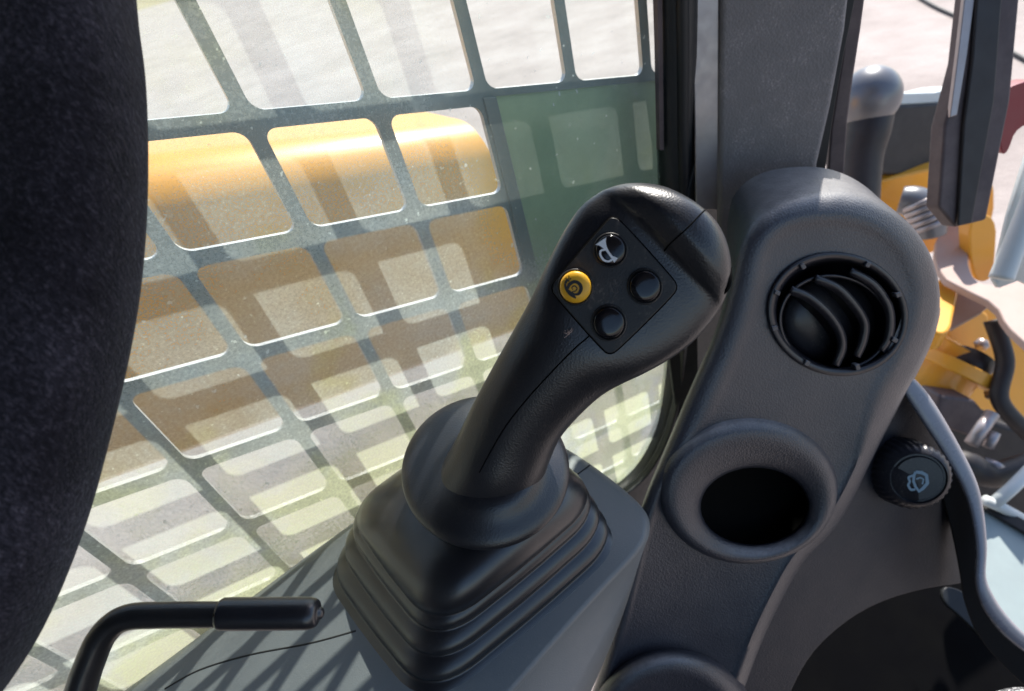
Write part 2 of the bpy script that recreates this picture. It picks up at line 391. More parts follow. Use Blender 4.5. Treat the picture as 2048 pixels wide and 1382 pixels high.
# seal that runs down the pillar and curves under the window
SP = YP(YW - .6)
sealpts = [(1350, -60, 0), (1352, 120, 0), (1352, 300, 0), (1356, 480, 0), (1362, 640, 0), (1358, 740, 0), (1338, 850, 0), (1300, 930, 0), (1250, 985, 0), (1180, 1030, 0)]
tube('rubber_seal', [SP.hit(x, y) for x, y, _ in sealpts], [1.7] * 5 + [1.8, 1.9, 2.0, 2.0, 2.0], MT['seal'], win, seg=16)
tube('inner_seal_lip', [YP(YW - 2.0).hit(x + (14 if y < 700 else 10), y + (0 if y < 700 else 12)) for x, y, _ in sealpts], [.5] * 10, MT['black'], win, seg=10)
bm = bmesh.new()
for (xa, xb) in ((1314, 1324),):
    q = [YP(YW - .9).hit(x, y) for x, y in ((xa, -60), (xb, -60), (xb + 4, 300), (xa + 6, 300))]
    v0 = [bm.verts.new(p) for p in q]; v1 = [bm.verts.new(p + Vector((0, .4 * S, 0))) for p in q]
    bm.faces.new(v0); bm.faces.new(v1[::-1])
    for k in range(4): bm.faces.new((v0[k], v0[(k + 1) % 4], v1[(k + 1) % 4], v1[k]))
obj('brown_strip', bm, MT['mauve'], win, smooth=False)

slab('lower_frame', YP(YW - 2.6), chaikin([(1370, 300), (1480, 300), (1480, 760), (1420, 950), (1340, 1060), (1240, 1060), (1215, 1010), (1290, 965), (1340, 880), (1372, 740)], 2), 1.0, MT['seal'], win, .2)
# ------------------------------------------------------------------ boom arm outside the window
YB = 52.0
def rz(x, y, Y): p = YP(Y).hit(x, y); return p
pb = YP(YB).hit(190, 985); pt = YP(YB).hit(293, 470)
def atx0(p): return p - ROWDIR * (p.x / ROWDIR.x)
zb = atx0(pb).z; zt = atx0(pt).z; RB = 5.5 * S
pl_top = Plane(Vector((0, 0, zt + RB)), Vector((ROWDIR.z * -1, 0, ROWDIR.x)))
far = pl_top.hit(293, 262); yf = far.y
prof = [(YB * S + 1.2 * S, zb), (YB * S, zb + 1.2 * S)]
for k in range(15):
    a = math.radians(90 * k / 14); prof.append((YB * S + RB * (1 - math.cos(a)), zt + RB * math.sin(a)))
prof += [(yf, zt + RB), (yf + 1 * S, zt + RB - 1 * S), (yf + 1 * S, zb + 2 * S), (yf, zb)]
boom = thing('boom_arm', 'broad yellow lift arm outside the side window, sunlit along its rounded top', 'boom arm', Vector((0, (YB + 8) * S, zb)))
endp = YP(YB).hit(1048, 560); x1 = endp.x
rings = []
for X in (-140 * S, x1 - 1 * S, x1):
    rings.append([Vector((X, y, z + X * ROWDIR.z / ROWDIR.x)) for y, z in prof])
bm = bmesh.new(); loft(bm, rings, True, True, True)
for e in bm.edges:
    pass
obj('arm_beam', bm, MT['boom'], boom, smooth=True).modifiers.new('es', 'EDGE_SPLIT').split_angle = math.radians(40)

# ------------------------------------------------------------------ pillar between window and front opening
pil = thing('cab_pillar', 'grey cab corner pillar between side window and front opening', 'pillar', P(1540, 400, 48))
PLP = plane3((1440, 0, 42), (1440, 420, 50.5), (1690, 0, 41))
slab('trim_panel', PLP, [(1450, -900), (1817, -900), (1706, -60), (1692, 60), (1664, 210), (1636, 330), (1640, 520), (1436, 520), (1438, 200)], 1.2, MT['pillar'], pil, .5)
slab('metal_strip', PLP, [(1368, -900), (1448, -900), (1439, -60), (1437, 420), (1392, 420), (1388, 200)], 1.5, MT['metal'], pil, .12, h=-.5)
slab('dark_channel', PLP, [(1280, -900), (1370, -900), (1388, -60), (1390, 200), (1398, 760), (1360, 900), (1335, 700), (1328, 300)], 1.0, MT['seal'], pil, .2, h=-3.0)
slab('black_gasket', PLP, [(1680, -60), (1722, -60), (1690, 100), (1672, 200), (1650, 345), (1640, 460), (1612, 460), (1650, 200)], .6, MT['black'], pil, .1, h=-1.4)
slab('door_glass_edge', PLP, [(1704, -60), (1738, -60), (1722, 60), (1708, 150), (1696, 240), (1686, 400), (1652, 400), (1662, 260), (1684, 120)], .7, MT['mauve'], pil, .2, h=-1.9)

# ------------------------------------------------------------------ operator's seat (left)
seat = thing('operator_seat', 'dark fabric side bolster of the seat along the left edge', 'seat', P(60, 1300, 18))
edge = [(262, -120), (272, 0), (286, 110), (292, 240), (291, 380), (282, 520), (266, 640), (240, 770), (208, 900), (170, 1040), (122, 1175), (66, 1300), (5, 1400), (-60, 1480)]
rings = []
for x, y in catmull(edge, 4):
    x -= 34
    ang = 0.0; r = []
    Cc = ray(x - 330, y) * 19.0; Rr = ray(x, y) * 19.0; a = Rr - Cc
    fwd = Vector((0, 0, -1))
    for k in range(28):
        th = 2 * math.pi * k / 28; ct, st = math.cos(th), math.sin(th)
        e = .62
        r.append(W(Cc + a * (abs(ct) ** e * (1 if ct > 0 else -1)) + fwd * 2.6 * (abs(st) ** e * (1 if st > 0 else -1))))
    rings.append(r)
bm = bmesh.new(); loft(bm, rings, True, True, True); obj('bolster', bm, MT['fabric'], seat)

# ------------------------------------------------------------------ bent lever with grip
lev = thing('bent_lever', 'black bent steel lever with a rubber sleeve in front of the console', 'lever', P(160, 1400, 22))
DL = 23.5
rp = [(120, 1520), (160, 1385), (178, 1330), (206, 1270), (250, 1236), (330, 1230), (450, 1229)]
tube('rod', [P(x, y, DL) for x, y in rp], [.62, .60, .58, .56, .54, .53, .52], MT['rod'], lev, seg=24)
gr = [(440, .60), (444, .64), (452, .655), (520, .655), (600, .65), (622, .63), (634, .52), (637, .35), (639, .27), (645, .20), (648, .08)]
tube('grip_sleeve', [P(x, 1228 + (x - 440) * -.008, DL) for x, r in gr], [r for x, r in gr], MT['boot'], lev, seg=28, per=3)

# ------------------------------------------------------------------ console
ZCN = -34.0
CP = ZP(ZCN)
con = thing('armrest_console', 'grey plastic console pod carrying the joystick', 'console', CP.hit(900, 1250))
top = [(120, 1470), (250, 1382), (440, 1242), (700, 1048), (850, 950), (1000, 872), (1090, 872), (1140, 902), (1180, 927), (1245, 976), (1290, 1018), (1303, 1052), (1290, 1098), (1200, 1190), (1031, 1382), (930, 1500), (500, 1560)]
topc = chaikin(top, 3)
def shr(pts, s, cxy=(860, 1180)): return [(cxy[0] + (x - cxy[0]) * s, cxy[1] + (y - cxy[1]) * s) for x, y in pts]
rings = []
low = chaikin([(120, 1480), (250, 1400), (440, 1260), (700, 1065), (850, 965), (1000, 890), (1090, 890), (1140, 915), (1180, 940), (1240, 990), (1275, 1030), (1290, 1080), (1275, 1140), (1240, 1250), (1175, 1400), (1100, 1560), (500, 1620)], 3)
for d_, h_ in ((16, 0), (9, -.10), (4, -.38), (1, -.8), (0, -1.3)):
    rings.append([CP.hit(x, y, h_) for x, y in inset(topc, d_)])
for t in (.35, .7, 1.0):
    pl = ZP(ZCN - 1.3 - 7 * t)
    rings.append([pl.hit(a[0] * (1 - t) + b[0] * t, a[1] * (1 - t) + b[1] * t) for a, b in zip(topc, low)])
bm = bmesh.new(); loft(bm, rings, True, False, True)
fc = [v_ for v_ in list(bm.verts)[:len(topc)]]
bmesh.ops.triangle_fill(bm, edges=[e for e in bm.edges if e.is_boundary], use_beauty=True)
obj('console_shell', bm, MT['console'], con)
groove('panel_seam', [CP.hit(x, y, -.02) for x, y in ((330, 1378), (400, 1340), (500, 1310), (620, 1287), (712, 1262))], .07, MT['black'], con)
groove('panel_seam', [CP.hit(x, y, .0) for x, y in ((1180, 930), (1160, 945), (1142, 958))], .06, MT['black'], con)

# ------------------------------------------------------------------ joystick
joy = thing('joystick', 'black control joystick with four thumb buttons rising from a ribbed boot', 'joystick', CP.hit(950, 1150))
# boot
def lerp(a, b, t): return a + (b - a) * t
def rquad(L, B, R, z, rad, off, n=10):
    pl = ZP(z); l, b, r = pl.hit(*L), pl.hit(*B), pl.hit(*R); k = l + r - b
    c_ = (l + r) / 2; q = [c_ + (p - c_) * (1 + off) for p in (l, b, r, k)]
    out = []
    for i in range(4):
        p, pr, nx = q[i], q[i - 1], q[(i + 1) % 4]
        a = p + (pr - p) * rad; d = p + (nx - p) * rad
        for s_ in range(n):
            t = s_ / (n - 1); out.append(a * (1 - t) ** 2 + p * 2 * t * (1 - t) + d * t * t)
        m1 = d + (nx + (p - nx) * rad - d) * .33; m2 = d + (nx + (p - nx) * rad - d) * .66
        bow = ((m1 + m2) / 2 - c_).normalized() * .004
        out += [m1 + bow * .12, m2 + bow * .12]
    return out
def lv(t): return ((lerp(628, 684, t), lerp(1152, 1022, t)), (lerp(850, 872, t), lerp(1452, 1276, t)), (lerp(1275, 1214, t), lerp(1085, 994, t)))
rings = []
for k in range(61):
    t = k / 60; z = ZCN - .3 + 4.1 * t
    cyc = (t * 3.25) % 1.0
    wob = -.052 * (1 - abs(math.cos(math.pi * (t * 3.25))) ** .8) + (0.004 if t < .05 else 0)
    zz = z
    L, B, R = lv(t); rings.append(rquad(L, B, R, zz, .24 + .02 * t, wob))
L1, B1, R1 = lv(1.0)
ctr = (960, 985)
for t in (.10, .22, .36, .52, .7, .88, 1.0):
    z = ZCN + 3.8 + 3.0 * (1 - (1 - t) ** 1.6)
    s_ = .50 * t ** 1.8
    g = lambda p: (lerp(p[0], ctr[0], s_) + 0, lerp(p[1], ctr[1], s_) - 26 * t)
    rings.append(rquad(g(L1), g(B1), g(R1), z, .25 + .24 * t, 0.008 * (1 - t)))
bm = bmesh.new(); loft(bm, rings, True, False, True); obj('boot', bm, MT['boot'], joy)
# collar
upc = -Nv.normalized()
C0 = ray(972, 948) * 32.0
ax = (upc + (-ray(972, 948).normalized()) * .55 + Vector((.04, 0, 0))).normalized()
CLP = Plane(W(C0), wv(ax))
rings = []
for rx, ry, ox, oy, h in ((140, 122, 0, 0, -1.6), (158, 140, 0, 0, -1.0), (166, 147, 0, 0, -.45), (167.5, 148.5, 0, 0, 0), (164, 145, 0, 0, .35), (157, 138, 0, -1, .8), (145, 127, 0, -2, 1.25), (128, 112, 2, -4, 1.75), (112, 98, 6, -6, 2.25), (98, 86, 10, -9, 2.9), (84, 74, 16, -14, 3.5), (60, 54, 24, -20, 3.9), (30, 28, 30, -24, 4.0)):
    rings.append(ell(CLP, 971 + ox, 946 + oy, rx * 1.01, ry * 1.045, -8, h * .47, 72))
bm = bmesh.new(); loft(bm, rings, True, True, True); obj('collar', bm, MT['grip'], joy, sub=1)
# grip: stations (Lx,Ly,Rx,Ry,depth,front,back,squareness)
ST = [(846, 962, 1066, 1042, 33.0, 2.9, 2.0, 2.0), (872, 938, 1076, 1000, 32.2, 2.7, 2.0, 2.0), (897, 905, 1085, 962, 31.35, 2.45, 2.0, 2.0), (922, 858, 1101, 916, 30.5, 2.1, 2.1, 2.0), (950, 800, 1122, 872, 29.8, 2.0, 2.1, 2.0),
      (985, 735, 1160, 828, 29.1, 2.0, 2.1, 2.0), (1030, 655, 1203, 790, 28.3, 1.95, 2.1, 2.05), (1056, 608, 1244, 766, 27.75, 1.8, 2.2, 2.3), (1076, 567, 1285, 746, 27.3, 1.55, 2.4, 2.9),
      (1100, 516, 1334, 718, 26.95, 1.45, 2.6, 3.5), (1128, 463, 1378, 686, 26.6, 1.40, 2.8, 3.6), (1160, 416, 1412, 650, 26.3, 1.42, 2.9, 3.5), (1196, 388, 1432, 622, 26.1, 1.44, 2.9, 3.4),
      (1212, 380, 1440, 609, 26.0, 1.70, 2.9, 3.0), (1230, 374, 1446, 595, 25.95, 1.98, 2.9, 2.7), (1252, 370, 1452, 577, 25.85, 2.12, 2.8, 2.5), (1282, 369, 1457, 545, 25.8, 2.10, 2.6, 2.3), (1315, 374, 1453, 508, 25.8, 1.95, 2.3, 2.15),
      (1345, 387, 1442, 475, 25.85, 1.6, 1.7, 2.0), (1368, 400, 1428, 452, 25.9, 1.0, 1.1, 2.0), (1386, 413, 1410, 433, 25.95, .4, .45, 2.0)]
def grip_ring(s, n=64):
    lx, ly, rx, ry, d, fr, bk, ex = s
    Lp, Rp = ray(lx, ly) * d, ray(rx, ry) * d; c_ = (Lp + Rp) / 2; a = (Rp - Lp) / 2
    sp = Vector((.62, -.66, -.12)) if True else None
    b = a.cross(sp).normalized()
    if b.z > 0: b = -b
    out = []
    for k in range(n):
        th = 2 * math.pi * k / n; ct, st = math.cos(th), math.sin(th); e = ex if st > 0 else 2.2
        p = c_ + a * (abs(ct) ** (2 / e) * (1 if ct > 0 else -1)) + b * ((fr if st > 0 else bk) * abs(st) ** (2 / e) * (1 if st > 0 else -1))
        out.append(W(p))
    return out, c_, b
GS = catmull(ST, 5)
bm = bmesh.new(); loft(bm, [grip_ring(s)[0] for s in GS], True, True, True)
# finger slot at the right rim: a dark recess
grip = obj('grip_body', bm, MT['grip'], joy)
def gface(x_, i):      # centre-front point
    _, c_, b = grip_ring(ST[i]); return c_ + b * ST[i][5], b
p7, b7 = gface(0, 9); p9, b9 = gface(0, 11); p8, b8 = gface(0, 10)
aa = (ray(1378, 686) * 26.6 - ray(1128, 463) * 26.6).normalized()
nn = (p9 - p7).cross(aa).normalized()
if nn.z > 0: nn = -nn
FP = Plane(W((p7 + p9) / 2), wv(nn))
# thumb panel
pan = chaikin([(1225, 434), (1215, 440), (1112, 560), (1103, 575), (1110, 592), (1205, 700), (1220, 709), (1238, 698), (1345, 592), (1355, 574), (1345, 556), (1240, 440)], 2)
slab('panel_gap', FP, inset(pan, -2.2), .8, MT['hole'], joy, 0, h=.09)
bp_ = slab('thumb_panel', FP, pan, .8, MT['panel'], joy, .05, h=.13)
def button(x, y, r, mat, h, label):
    b = thing_child = None
    prof = [(r * 1.16, .03), (r * 1.14, .16), (r * 1.07, .19), (r * 1.03, .10)]
    bm = bmesh.new(); loft(bm, [ell(FP, x, y, q, q * 1.02, 0, h0 + .11, 48) for q, h0 in prof]); bez = None
    bb = bmesh.new()
    pr = [(r * 1.0, .0), (r * 1.0, h * .7), (r * .97, h * .9), (r * .90, h), (r * .6, h * 1.06), (r * .3, h * 1.08)]
    loft(bb, [ell(FP, x, y, q, q * 1.02, 0, h0 + .11, 48) for q, h0 in pr], True, False, True)
    o = obj('button', bb, mat, joy); o['label'] = label
    obj('bezel_ring', bm, MT['panel'], o); return o
bh = button(1221, 500, 30, MT['gloss'], .42, 'round black horn button with white horn symbol')
by = button(1151, 574, 31.5, MT['yellow'], .75, 'round yellow button with black snail symbol')
b3 = button(1290, 573, 31, MT['gloss'], .42, 'plain glossy black button at the right corner of the thumb panel')
b4 = button(1218, 646, 31, MT['gloss'], .42, 'plain glossy black button at the lower corner of the thumb panel')
def c1(pts): return [(900 + x / 3.1417, 340 + y / 3.1417, w / 3.1417) for x, y, w in pts]
bm = ribbon(FP, .64, catmull(c1([(948, 446, 84), (960, 464, 46), (982, 498, 18), (1012, 540, 15), (1032, 558, 26), (1044, 568, 36)]), 4))
ribbon(FP, .645, catmull(c1([(975, 500, 12), (948, 508, 13), (946, 535, 13), (966, 565, 13), (996, 574, 12), (1020, 562, 12)]), 5), bm)
obj('horn_symbol', bm, MT['white'], bh, smooth=False)
bm = ribbon(FP, .965, catmull(c1([(722, 712, 10), (730, 745, 18), (755, 775, 24), (780, 796, 18), (792, 806, 6)]), 4))
ribbon(FP, .97, catmull(c1([(740, 745, 16), (752, 718, 22), (785, 702, 20), (815, 718, 22), (824, 748, 22), (808, 778, 18), (782, 780, 12), (765, 766, 8)]), 5), bm)
ribbon(FP, .975, catmull(c1([(768, 764, 5), (790, 760, 7), (798, 742, 8), (782, 728, 8), (766, 738, 7), (772, 752, 5)]), 4), bm)
ribbon(FP, .965, c1([(724, 712, 16), (738, 690, 20), (750, 700, 10)]), bm)
ribbon(FP, .965, c1([(738, 690, 5), (728, 676, 5), (722, 684, 5)]), bm); ribbon(FP, .965, c1([(746, 690, 5), (748, 668, 5), (742, 664, 6)]), bm); ribbon(FP, .965, c1([(752, 692, 5), (760, 678, 7)]), bm)
obj('snail_symbol', bm, MT['ink'], by, smooth=False)
# seams on the grip: sampled on the front surface along a station parameter
def gsurf(si, u, lift=0.0):
    """point on the front at station index si (float) and across position u in -1..1"""
    i = int(si); t = si - i; a_, b_ = ST[min(i, len(ST) - 1)], ST[min(i + 1, len(ST) - 1)]
    s = tuple(lerp(p, q, t) for p, q in zip(a_, b_)); lx, ly, rx, ry, d, fr, bk, ex = s
    Lp, Rp = ray(lx, ly) * d, ray(rx, ry) * d; c_ = (Lp + Rp) / 2; a = (Rp - Lp) / 2
    b = a.cross(Vector((.62, -.66, -.12))).normalized()
    if b.z > 0: b = -b
    return W(c_ + a * u + b * (fr * (1 - abs(u) ** ex) ** (1 / ex) + lift))
groove('grip_seam', [gsurf(s, u, -.015) for s, u in ((2.2, -.30), (3, -.27), (4, -.20), (5, -.12), (6, -.02), (7, .0), (7.6, .02), (8.15, .02))], .045, MT['hole'], joy)
groove('grip_seam', [gsurf(s, u, -.01) for s, u in ((12.1, .02), (13, .0), (14, -.01), (15, -.02), (16, -.03), (17, -.03), (18, -.02), (19, 0))], .04, MT['hole'], joy)
groove('collar_seam', [CLP.hit(x, y, h) for x, y, h in ((838, 1034, .06), (850, 1021, .50), (868, 1005, .80), (884, 992, 1.0))], .04, MT['hole'], joy)
lb = bmesh.new(); rnd = random.Random(3)
for k in range(16):
    a = rnd.uniform(0, 6.28); l_ = rnd.uniform(3, 12); x0, y0 = 1136 + rnd.uniform(-3, 3), 667 + rnd.uniform(-3, 3)
    ribbon(FP, .05 + .012 * k, [(x0, y0, 1.2), (x0 + math.cos(a) * l_ * .5 + 1, y0 + math.sin(a) * l_ * .5, 1.3), (x0 + math.cos(a) * l_, y0 + math.sin(a) * l_, .6)], lb)
obj('lint', lb, MT['mauve2'], joy, smooth=False)
# finger slot on the right rim
sl_ = [gsurf(q, .90, -.10) for q in (13.7, 14.4, 15.2, 16.0)]
tube('trigger_slot', sl_, [.07, .17, .17, .07], MT['hole'], joy, seg=12)

# ------------------------------------------------------------------ air duct tower
TP = plane3((1680, 640, 40), (1510, 1015, 43.5), (1860, 640, 41))
tow = thing('air_duct_tower', 'dark grey plastic duct housing with round air vent and open port', 'air duct', P(1500, 1382, 48))
to = [(1462, 560), (1476, 485), (1512, 430), (1562, 400), (1620, 388), (1700, 386), (1770, 408), (1830, 452), (1868, 510), (1884, 578), (1876, 650), (1845, 725), (1800, 805), (1745, 915), (1700, 1010), (1660, 1070), (1606, 1120), (1560, 1205), (1520, 1290), (1480, 1400), (1440, 1500), (1130, 1500), (1190, 1380), (1235, 1210), (1280, 1015), (1335, 890), (1385, 770), (1435, 660)]
toc = chaikin(to, 3)
bk = wv(Vector((.22, -.48, .82))).normalized() * S
def insetv(poly, d):
    return [(lerp(p[0], q[0], k), lerp(p[1], q[1], k)) for p, q, k in ((p, q, lerp(1, .5, min(1, max(0, (p[1] - 820) / 120)))) for p, q in zip(poly, inset(poly, d)))]
def bkv(x, y, p, e):
    w_ = min(1, max(0, (620 - y) / 160));
    return bk * e * w_ + (p - ORG).normalized() * S * e * (1 - w_)
rings = [[(lambda p: p + bkv(x, y, p, e))(TP.hit(x, y, h)) for x, y in insetv(toc, d)] for d, h, e in ((-2, 0, 8), (0, 0, 5.5), (0, 0, 3.0), (0, 0, .8), (3, .10, .2), (9, .35, 0), (20, .62, 0), (34, .86, 0), (46, .95, 0), (58, .82, 0), (72, .70, 0))]
# the faceplate has a round mouth for the vent and the port; fill between by triangles
bm = bmesh.new(); loft(bm, rings)
from mathutils.geometry import delaunay_2d_cdt
def ell2(x, y, rx, ry, rot, n=64):
    c_, s_ = math.cos(math.radians(rot)), math.sin(math.radians(rot))
    return [(x + rx * math.cos(2 * math.pi * k / n) * c_ - ry * math.sin(2 * math.pi * k / n) * s_, y + rx * math.cos(2 * math.pi * k / n) * s_ + ry * math.sin(2 * math.pi * k / n) * c_) for k in range(n)]
def inside(p, poly):
    r = False; n = len(poly)
    for i in range(n):
        a, b = poly[i], poly[i - 1]
        if (a[1] > p[1]) != (b[1] > p[1]) and p[0] < (b[0] - a[0]) * (p[1] - a[1]) / (b[1] - a[1]) + a[0]: r = not r
    return r
outer2 = insetv(toc, 72); h1 = ell2(1676, 628, 137, 119, 12); h2 = ell2(1503, 990, 150, 118, -2)
vv = [Vector(p) for p in outer2 + h1 + h2]; ed = []; o_ = 0
for q in (outer2, h1, h2):
    ed += [(o_ + k, o_ + (k + 1) % len(q)) for k in range(len(q))]; o_ += len(q)
cv, ce_, cf, *_r = delaunay_2d_cdt(vv, ed, [], 0, 1e-4)
nv = [bm.verts.new(TP.hit(p.x, p.y, .70)) for p in cv]
for f_ in cf:
    g_ = ((cv[f_[0]] + cv[f_[1]] + cv[f_[2]]) / 3)
    if inside(g_, outer2) and not inside(g_, h1) and not inside(g_, h2): bm.faces.new([nv[k] for k in f_])
bmesh.ops.remove_doubles(bm, verts=bm.verts[:], dist=2e-6)
tw = obj('housing', bm, MT['trim'], tow)
m = tw.modifiers.new('es', 'EDGE_SPLIT'); m.split_angle = math.radians(50)
# port boss
rings = [ell(TP, lerp(1497, 1508, min(k / 7, 1)), lerp(980, 1012, min(k / 7, 1)), rx, ry, -2, h, 72) for k, (rx, ry, h) in enumerate(((180, 148, .5), (176, 143, .95), (170, 136, 1.35), (160, 127, 1.55), (148, 116, 1.5), (136, 106, 1.35), (124, 94, 1.1), (112, 82, .85), (109, 79, .5), (107, 77, .1), (107, 77, -.2)))]
bm = bmesh.new(); loft(bm, rings); obj('port_ring', bm, MT['trim'], tow)
bm = bmesh.new(); loft(bm, [ell(TP, 1508, 1012, 107.5, 77.5, -2, .15, 48), ell(TP, 1508, 1012, 106, 76, -2, -1.6, 48)], True, False, True); obj('port_well', bm, MT['hole'], tow)
# low boss at the bottom
BP = Plane(TP.hit(1340, 1382), TP.n)
rings = [ell(TP, 1345, 1460, rx, ry, 8, h, 64) for rx, ry, h in ((170, 165, .4), (165, 158, 1.2), (152, 146, 2.0), (135, 128, 2.4), (118, 110, 2.3), (100, 92, 1.9))]
bm = bmesh.new(); loft(bm, rings, True, False, True); obj('lower_boss', bm, MT['trim'], tow)
# round vent
vent = bmesh.new()
loft(vent, [ell(TP, 1676, 628, rx, ry, 12, h, 96) for rx, ry, h in ((143, 124, .5), (142, 123, .85), (138, 119, .95), (132, 114, .92), (127, 109, .7), (124, 106, .2), (120, 102, -1.5), (112, 96, -3.5))], True, False, True)
vr = obj('vent_ring', vent, MT['vent'], tow)
loft_ = bmesh.new()
loft(loft_, [ell(TP, 1668, 645, rx, ry, 12, h, 64) for rx, ry, h in ((112, 96, -.6), (112, 96, .35), (109, 93, .5), (105, 90, .35), (104, 88, -1.5))]); obj('inner_ring', loft_, MT['vent'], vr)
# louvres: curved blades across the vent
def blade(pts, depth, thick):
    bm = bmesh.new(); q = catmull(pts, 8); R0 = []
    for i, (x, y) in enumerate(q):
        a, b = q[max(i - 1, 0)], q[min(i + 1, len(q) - 1)]; tx, ty = b[0] - a[0], b[1] - a[1]; l = math.hypot(tx, ty); nx, ny = -ty / l * thick, tx / l * thick
        k = math.sin(math.pi * i / (len(q) - 1)) ** .5
        R0.append([TP.hit(x + nx, y + ny, .55 + .35 * k), TP.hit(x, y, .68 + .35 * k), TP.hit(x - nx, y - ny, .55 + .35 * k), TP.hit(x - nx - 38 * k, y - ny + 15 * k, -.9), TP.hit(x + nx - 10 * k, y + ny + 5 * k, -1.6)])
    loft(bm, R0, True, True, True); return bm
for pts in ([(1581, 579), (1617, 593), (1653, 622), (1679, 658), (1686, 694), (1671, 732)], [(1630, 556), (1675, 575), (1711, 611), (1731, 647), (1727, 683), (1713, 714)], [(1700, 541), (1747, 568), (1776, 607), (1783, 644), (1777, 680), (1762, 702)]):
    obj('louvre', blade(pts, 2.2, 8), MT['vent'], vr)
bm = bmesh.new(); loft(bm, [ell(TP, 1668, 645, rx, ry, 12, h, 64) for rx, ry, h in ((106, 91, -1.9), (100, 86, -1.5), (86, 74, -1.1), (60, 52, -.8), (30, 26, -.65))], True, False, True); obj('vent_ball', bm, MT['vent'], vr)
for k, an in enumerate((-158, -122, -62, -20, 28, 72, 118, 165)):
    a = math.radians(an); x, y = 1676 + 130 * math.cos(a), 628 + 112 * math.sin(a); tx, ty = -math.sin(a) * 5, math.cos(a) * 5; ux, uy = math.cos(a) * 6, math.sin(a) * 6
    slab('clip_tab', TP, [(x - tx - ux, y - ty - uy), (x + tx - ux, y + ty - uy), (x + tx + ux, y + ty + uy), (x - tx + ux, y - ty + uy)], .5, MT['trim'], vr, .08, h=1.08)

# ------------------------------------------------------------------ lower dash panel, knob and curved edge trim
DP = plane3((1700, 1000, 50), (1600, 1300, 52), (1900, 1050, 53))
dash = thing('dash_side_panel', 'dark grey curved panel right of the duct housing', 'dash panel', P(1650, 1300, 52))
dp = [(1760, 740), (1800, 770), (1850, 830), (1905, 930), (1945, 1050), (1950, 1150), (1935, 1168), (1850, 1178), (1760, 1205), (1690, 1245), (1620, 1310), (1575, 1400), (1540, 1480), (1420, 1480), (1440, 1400), (1490, 1270), (1570, 1150), (1655, 1000), (1720, 860)]
slab('panel_shell', DP, chaikin(dp, 2), 3, MT['dash'], dash, .6)
# rotary knob
KP = plane3((1825, 950, 47.5), (1825, 1000, 47.9), (1870, 950, 46.8))
kn = bmesh.new(); K = 32; rr = []
for rx, h, rib in ((72, -3.2, 0), (74, -2.2, 1), (73, -.6, 1), (68, -.2, 0), (61, 0, 0), (58, .05, 0), (56, -.15, 0), (52, -.15, 0), (49, 0, 0)):
    ring_ = []
    n_ = 128
    for i in range(n_):
        a = 2 * math.pi * i / n_; m_ = 1 + (.05 if (rib and (i // 2) % 2) else 0)
        ring_.append(KP.hit(1838 + min(h, 0) * 15 + rx * m_ * math.cos(a) * 1.0, 957 + min(h, 0) * 7 + rx * .86 * m_ * math.sin(a), h))
    rr.append(ring_)
loft(kn, rr, True, False, True)
knob = obj('rotary_knob', kn, MT['vent'], dash); m = knob.modifiers.new('es', 'EDGE_SPLIT'); m.split_angle = math.radians(45)
def c4(pts): return [(1180 + x * .45, 760 + y * .45, w * .45) for x, y, w in pts]
def c5(pts): return [(1740 + x * .304, 680 + y * .304, w * .304) for x, y, w in pts]
bm = ribbon(KP, .06, c5([(300, 868, 20), (340, 872, 22), (372, 890, 22), (378, 942, 24), (350, 975, 22), (322, 996, 20), (300, 965, 18), (286, 930, 18), (290, 890, 18), (300, 868, 18)]))
ribbon(KP, .065, c5([(305, 915, 10), (330, 905, 11), (352, 915, 11), (345, 950, 10)]), bm)
ribbon(KP, .07, catmull(c5([(282, 892, 14), (254, 905, 16), (262, 932, 14), (252, 955, 16), (270, 984, 16), (298, 982, 14)]), 4), bm)
obj('washer_symbol', bm, MT['greyprint'], knob, smooth=False)
# knob shadow socket
# curved trim rim of the front opening
TR = plane3((1880, 850, 50), (1960, 1150, 50), (2040, 1290, 49))
trim = thing('door_edge_trim', 'curved smooth grey rim of the front opening beside the knob', 'edge trim', P(1960, 1200, 50))
rin = [(1770, 730), (1799, 774), (1846, 847), (1886, 908), (1922, 972), (1941, 1030), (1951, 1100), (1950, 1165), (1965, 1215), (2000, 1262), (2048, 1303), (2130, 1352)]
rou = [(1790, 705), (1818, 745), (1858, 790), (1906, 868), (1950, 954), (1966, 1014), (1974, 1090), (1972, 1150), (1984, 1185), (2012, 1228), (2060, 1275), (2140, 1322)]
rings = []
for (xa, ya), (xb, yb) in zip(catmull(rin, 6), catmull(rou, 6)):
    r_ = []
    for u_, d_ in ((0, 49), (.0, 47.9), (.06, 47.6), (.15, 47.45), (.5, 47.35), (.8, 47.3), (.92, 47.4), (1.0, 47.7), (1.0, 49.5)): r_.append(P(lerp(xa, xb, u_), lerp(ya, yb, u_), d_))
    rings.append(r_)
bm = bmesh.new(); loft(bm, rings, True, True, True); obj('rim_bead', bm, MT['rim'], trim)
slab('inner_flange', TR, chaikin([(1785, 735), (1826, 780), (1868, 840), (1908, 910), (1940, 985), (1960, 1065), (1962, 1150), (1968, 1200), (1990, 1260), (2100, 1340), (2100, 1420), (1960, 1290), (1925, 1200), (1920, 1150), (1900, 1050), (1870, 950), (1820, 860), (1760, 780)], 2), 1.2, MT['black'], trim, .2, h=-1.5)

